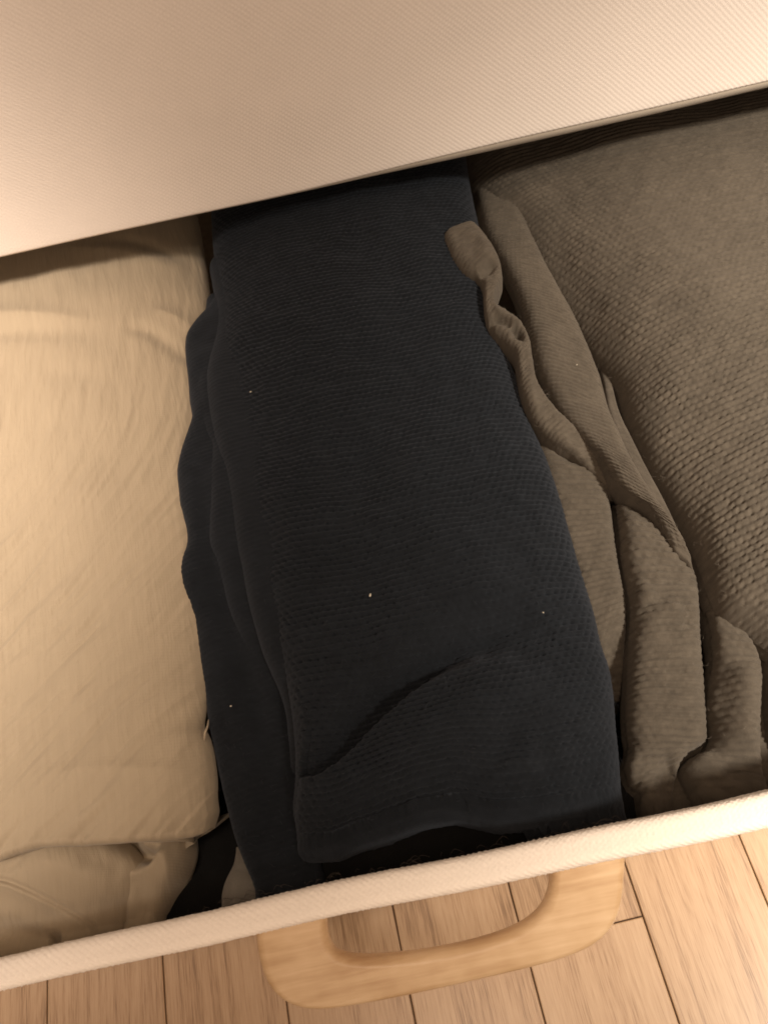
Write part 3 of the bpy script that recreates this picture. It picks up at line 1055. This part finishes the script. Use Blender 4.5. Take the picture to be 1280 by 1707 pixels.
keep(layer("bottom_fold", nOL, nOR, [0.205, 0.213, 0.215, 0.214, 0.211, 0.206, 0.200, 0.194, 0.189, 0.186], 0.020, M_navy, None, 0.001, p=3.2, cap=0.02,
           field=lumps(0.0015, 0.03, 5), knit=lambda U, V: waffle(U, V + .3 * U, 0.0042, 0.0036, 0.0010, 4, 0.35),
           creases=[Crease([(345, 800), (350, 900), (372, 1000), (400, 1100), (430, 1200), (450, 1300)], 0.003, 0.006, 'valley', ends=(.2, .2)),
                    Crease([(335, 1000), (365, 1120), (395, 1250), (430, 1400)], 0.002, 0.009, 'ridge', ends=(.2, .2))]), navy)

# ------------------------------------------------------------------ taupe knit
brown = empty("folded_sweater", (0.25, 0.25, 0.02))
tag(brown, "folded taupe brown waffle-knit sweater with ribbed hem along the right side of the drawer", "sweater")
rL = [(764, 230), (775, 268), (812, 312), (862, 345), (905, 410), (950, 488), (990, 553), (1018, 612), (1035, 668), (1060, 733), (1088, 788), (1113, 835), (1138, 885), (1158, 932),
      (1172, 975), (1196, 1018), (1235, 1050), (1270, 1080), (1310, 1112), (1360, 1150)]
rL = [(p[0] + (12 if p[1] > 600 else 0), p[1] - (3 if p[1] > 600 else 0)) for p in rL]
rR = [(1720, 40 + i * 48) for i in range(20)]
bk = lambda seed, pu=0.0052, pv=0.0046, a=0.0025: (lambda U, V: waffle(U, V - 0.04 * U, pu, pv, a, seed, 0.5) + 0.0001 * noise(U / .0012, V / .0012, 9))
keep(layer("top_layer", rL, rR, [0.200, 0.212, 0.228, 0.234, 0.236, 0.234, 0.228], 0.046, M_brown, None, 0.0008, p=2.1, cap=0.03, knit=bk(5),
           field=lambda X, Y, U, V: 0.0030 * fbm(U / 0.07, V / 0.10, 6, 2) - 0.010 * np.exp(-((U + 0.18) / 0.035) ** 2) * 0.6,
           creases=[Crease([(800, 300), (900, 330), (960, 420), (1010, 520), (1050, 620)], 0.004, 0.014, 'valley', ends=(.1, .3)),
                    Crease([(960, 300), (1000, 420), (1040, 560), (1080, 680), (1140, 800), (1200, 950)], 0.0020, 0.018, 'ridge', ends=(.2, .2)),
                    Crease([(1180, 800), (1200, 900), (1230, 990), (1270, 1060)], 0.003, 0.010, 'ridge', ends=(.3, .2)),
                    Crease([(1016, 600), (1036, 668), (1064, 733), (1092, 788), (1118, 835), (1143, 885), (1163, 932), (1178, 975), (1202, 1018), (1240, 1050), (1285, 1085)], 0.020, 0.0050, 'valley', ends=(.1, .02)),
                    Crease([(1060, 640), (1100, 760), (1160, 880), (1205, 980), (1250, 1035)], 0.003, 0.009, 'ridge', ends=(.3, .2)),
                    ]), brown)
hemL = [(782, 262), (788, 320), (803, 380), (822, 420), (841, 455), (858, 492), (872, 532), (882, 575), (894, 620), (910, 655), (926, 685), (946, 712), (968, 735), (990, 758), (1008, 782), (1022, 806), (1042, 828), (1066, 846), (1086, 868), (1102, 895), (1114, 920)]
hemR = [(850, 250), (862, 310), (880, 368), (903, 420), (932, 475), (960, 525), (984, 575), (1002, 620), (1014, 660), (1026, 698), (1040, 730), (1053, 762), (1067, 790), (1081, 815), (1096, 838), (1110, 858), (1122, 876), (1132, 893), (1140, 908), (1148, 924), (1156, 942)]
keep(layer("ribbed_hem", hemL, hemR, [0.165, 0.186, 0.202, 0.212, 0.217, 0.220, 0.221, 0.220, 0.217, 0.213], 0.022, M_brown, None, 0.0007, p=2.2, cap=0.012,
           knit=lambda U, V: rib(U, V, 0.0040, 0.0015, 2), field=lumps(0.0012, 0.03, 1),
           creases=[Crease([(1012, 640), (1028, 705), (1055, 765), (1085, 815), (1118, 868)], 0.004, 0.0028, 'valley', ends=(.2, .2))]), brown)
keep(layer("hem_edge", [(990, 600), (1000, 640), (1008, 690), (1022, 735), (1042, 775), (1064, 815), (1082, 850), (1100, 885), (1118, 930)],
           [(1003, 600), (1018, 640), (1031, 690), (1054, 738), (1081, 792), (1105, 838), (1127, 884), (1146, 930), (1158, 960)],
           [0.180, 0.192, 0.204, 0.211, 0.214, 0.212], 0.02, M_brown, None, 0.0008, p=3.0, cap=0.01, knit=lambda U, V: rib(V, U, 0.0036, 0.0005, 4)), brown)
keep(layer("rolled_edge", [(736, 398), (741, 412), (752, 436), (770, 455), (792, 466), (803, 476), (805, 498), (806, 520), (810, 540), (820, 556), (840, 574), (857, 594), (862, 625), (866, 655), (876, 686), (898, 720), (925, 744), (955, 768), (985, 800), (1010, 830)],
           [(796, 374), (806, 384), (815, 396), (827, 416), (836, 440), (838, 462), (832, 480), (826, 496), (828, 512), (850, 524), (872, 542), (884, 566), (889, 600), (896, 635), (913, 663), (936, 690), (968, 722), (1002, 762), (1030, 800), (1050, 830)],
           [0.230, 0.234, 0.235, 0.233, 0.229, 0.223, 0.216, 0.200], 0.020, M_brown, None, 0.00065, p=2.6, cap=0.010,
           field=lambda X, Y, U, V: 0.0013 * fbm(X / 0.013, Y / 0.013, 9, 3),
           knit=lambda U, V: rib(U, V, 0.0038, 0.0009, 2) + 0.0003 * noise(U / .0015, V / .0015, 5),
           creases=[Crease([(862, 492), (848, 502), (838, 512)], 0.014, 0.0045, 'valley', ends=(.1, .1)),
                    Crease([(862, 572), (864, 560), (854, 550)], 0.010, 0.0032, 'valley', ends=(.1, .1)),
                    Crease([(800, 470), (814, 462), (824, 446)], 0.006, 0.004, 'valley', ends=(.1, .3)),
                    Crease([(800, 400), (808, 430), (800, 460)], 0.003, 0.006, 'ridge', ends=(.3, .3)),
                    Crease([(812, 548), (826, 543), (842, 545), (850, 556)], 0.006, 0.003, 'valley', ends=(.1, .2)),
                    Crease([(822, 526), (845, 540), (868, 548)], 0.004, 0.0035, 'ridge', ends=(.2, .1)),
                    Crease([(880, 610), (886, 650), (905, 690)], 0.003, 0.004, 'ridge', ends=(.2, .4)),
                    Crease([(905, 722), (935, 750), (965, 775)], 0.005, 0.004, 'valley', ends=(.2, .3))]), brown)
keep(layer("left_fold", [(880, 720), (895, 780), (915, 850), (930, 900), (945, 950), (958, 1000), (970, 1050), (985, 1090), (1000, 1130), (1010, 1170)],
           [(985, 740), (1006, 790), (1019, 840), (1025, 885), (1031, 930), (1040, 975), (1046, 1015), (1046, 1060), (1044, 1120), (1042, 1170)],
           [0.200, 0.204, 0.204, 0.202, 0.192, 0.17], 0.022, M_brown, None, 0.0009, p=2.6, cap=0.01, knit=bk(6, 0.0044, 0.0038, 0.0026),
           creases=[Crease([(925, 745), (955, 770), (975, 785)], 0.006, 0.005, 'valley', ends=(.1, .4))]), brown)
keep(layer("middle_fold", [(1010, 770), (1022, 820), (1027, 880), (1033, 930), (1042, 975), (1048, 1020), (1044, 1080), (1042, 1130), (1040, 1180), (1043, 1230), (1048, 1262), (1041, 1300), (1050, 1335), (1066, 1350)],
           [(1070, 810), (1095, 850), (1125, 900), (1152, 940), (1166, 970), (1169, 1010), (1171, 1060), (1175, 1110), (1180, 1170), (1185, 1220), (1184, 1252), (1160, 1275), (1140, 1300), (1130, 1345)],
           [0.196, 0.202, 0.206, 0.209, 0.210, 0.209, 0.206, 0.203, 0.199, 0.195, 0.190, 0.186, 0.182, 0.179], 0.028, M_brown, None, 0.0009, p=2.4, cap=0.02, knit=bk(7, 0.0048, 0.0042, 0.0031),
           field=lumps(0.0016, 0.025, 2),
           creases=[Crease([(1045, 1060), (1062, 1035), (1088, 1015), (1120, 1005)], 0.0035, 0.005, 'valley', ends=(.05, .5)),
                    Crease([(1000, 775), (1022, 812), (1060, 846), (1092, 872), (1114, 905), (1124, 940)], 0.014, 0.004, 'valley', ends=(.05, .3)),
                    Crease([(1070, 1000), (1120, 985), (1160, 985)], 0.002, 0.012, 'valley', ends=(.2, .2)),
                    Crease([(1128, 1010), (1138, 1035), (1135, 1060)], 0.002, 0.004, 'valley'),
                    Crease([(1145, 1262), (1130, 1268), (1125, 1300), (1135, 1340)], 0.007, 0.006, 'valley', ends=(.2, .1)),
                    Crease([(1048, 1318), (1060, 1305), (1075, 1312)], 0.004, 0.004, 'valley', ends=(.2, .3)),
                    Crease([(1060, 1272), (1100, 1275), (1140, 1262)], 0.003, 0.008, 'valley', ends=(.2, .2))]), brown)
keep(layer("right_fold", [(1160, 985), (1176, 1040), (1184, 1090), (1184, 1130), (1182, 1180), (1188, 1225), (1182, 1262), (1152, 1285), (1140, 1310), (1160, 1360)],
           [(1205, 1020), (1240, 1058), (1265, 1090), (1272, 1130), (1273, 1180), (1275, 1225), (1278, 1260), (1285, 1290), (1290, 1310), (1300, 1350)],
           [0.198, 0.201, 0.203, 0.203, 0.200, 0.196, 0.192, 0.188, 0.184, 0.180], 0.026, M_brown, None, 0.0009, p=2.2, cap=0.02, knit=bk(8, 0.0050, 0.0044, 0.0024),
           creases=[Crease([(1190, 1095), (1196, 1130), (1196, 1200), (1192, 1270)], 0.007, 0.007, 'valley', ends=(.2, .2)),
                    Crease([(1230, 1110), (1240, 1180), (1245, 1250)], 0.003, 0.008, 'ridge', ends=(.2, .2)),
                    Crease([(1215, 1290), (1245, 1270), (1300, 1285)], 0.004, 0.006, 'valley', ends=(.2, .2))]), brown)
keep(layer("outer_fold", [(1262, 1050), (1275, 1100), (1283, 1160), (1284, 1220), (1286, 1280), (1290, 1340)],
           [(1560, 980), (1570, 1030), (1580, 1080), (1580, 1140), (1580, 1200), (1580, 1260)], [0.198, 0.200, 0.198, 0.190, 0.180, 0.17], 0.03, M_brown, None, 0.0012, p=3, cap=0.02,
           knit=bk(9), field=lumps(0.003, 0.03, 3)), brown)
keep(layer("lower_fold", [(1045, 950), (1048, 1100), (1052, 1200), (1056, 1300), (1060, 1390), (1062, 1450)], [(1600, 850), (1600, 980), (1600, 1080), (1600, 1180), (1600, 1270), (1600, 1340)], [0.165, 0.168, 0.168, 0.166, 0.163, 0.160], 0.03, M_brown, None, 0.0015, p=5, cap=0.02,
           knit=bk(10), field=lumps(0.003, 0.02, 6)), brown)

# ------------------------------------------------------------------ stray fibres standing off the knitwear
def fuzz(parent, names, count, mat, rad):
    pts = []
    for ch in parent.children:
        if ch.name.split('.')[0] in names:
            n = len(ch.data.vertices)
            co = np.zeros(n * 3)
            ch.data.vertices.foreach_get("co", co)
            nr = np.zeros(n * 3)
            ch.data.vertices.foreach_get("normal", nr)
            co = co.reshape(-1, 3)
            nr = nr.reshape(-1, 3)
            m = (nr[:, 2] > 0.25) & (co[:, 1] < 0.6)
            pts.append(np.hstack([co[m], nr[m]]))
    pts = np.vstack(pts)
    pick = pts[rng.choice(len(pts), count, replace=False)]
    vs, fs = [], []
    for q in pick:
        p, n = q[:3], q[3:]
        a = rng.uniform(0, 2 * math.pi)
        L = rng.uniform(0.0012, 0.0045)
        d = np.array([math.cos(a), math.sin(a), 0.0])
        bend = rng.uniform(-0.4, 0.4)
        e = np.array([-d[1], d[0], 0.0]) * bend
        c = [p - n * 0.0003, p + d * L * 0.3 + n * L * 0.28, p + d * L * 0.7 + n * L * 0.34 + e * L * 0.4, p + d * L + n * L * 0.15 + e * L]
        b0 = len(vs)
        for k, x in enumerate(c):
            r_ = rad * (1 - 0.2 * k)
            vs += [x + n * r_, x + e * 0 + np.cross(d, n) * r_, x - np.cross(d, n) * r_]
        for k in range(3):
            for j in range(3):
                fs.append((b0 + k * 3 + j, b0 + k * 3 + (j + 1) % 3, b0 + (k + 1) * 3 + (j + 1) % 3, b0 + (k + 1) * 3 + j))
    o = keep(raw_mesh("fibres", vs, fs, mat), parent)
    o["kind"] = "stuff"


fuzz(navy, ("top_layer", "bottom_fold", "second_fold"), 2600, plain_mat("navy_fibre", (0.022, 0.026, 0.034)), 0.00009)
fuzz(brown, ("top_layer", "ribbed_hem", "rolled_edge", "middle_fold", "right_fold", "left_fold"), 2600, plain_mat("taupe_fibre", (0.12, 0.10, 0.08)), 0.00009)


# ------------------------------------------------------------------ lint
def lint(px, py, z, r, stretch, ang, label):
    u = np.linspace(0, 2 * math.pi, 9)
    v = np.linspace(0, math.pi, 6)
    P = np.stack([np.outer(np.sin(v), np.cos(u)) * stretch, np.outer(np.sin(v), np.sin(u)), np.outer(np.cos(v), np.ones(9)) * 0.6], -1) * r
    P += rng.uniform(-.1, .1, P.shape) * r * np.sin(v)[:, None, None]
    P[:, -1] = P[:, 0]
    o = grid_mesh("lint_fleck", P, None, M_lint)
    o.location = at(px, py, z)
    o.rotation_euler.z = ang
    tag(o, label, "lint", "lint flecks on the knitwear")


lint(418, 653, 0.2290, 0.0006, 1.2, 0.3, "pale lint fleck on the upper left of the navy knit")
lint(617, 992, 0.2310, 0.0006, 2.0, 1.2, "elongated pale lint fleck just below the centre of the navy knit")
lint(905, 1021, 0.2270, 0.0004, 1.3, -0.8, "tiny lint fleck beside the right edge of the navy knit")
lint(385, 1177, 0.2010, 0.0005, 1.2, 0.4, "tiny lint fleck on the lower left fold of the navy knit")
lint(961, 608, 0.2245, 0.0004, 1.2, 0.0, "tiny lint fleck on the ribbed hem of the brown knit")
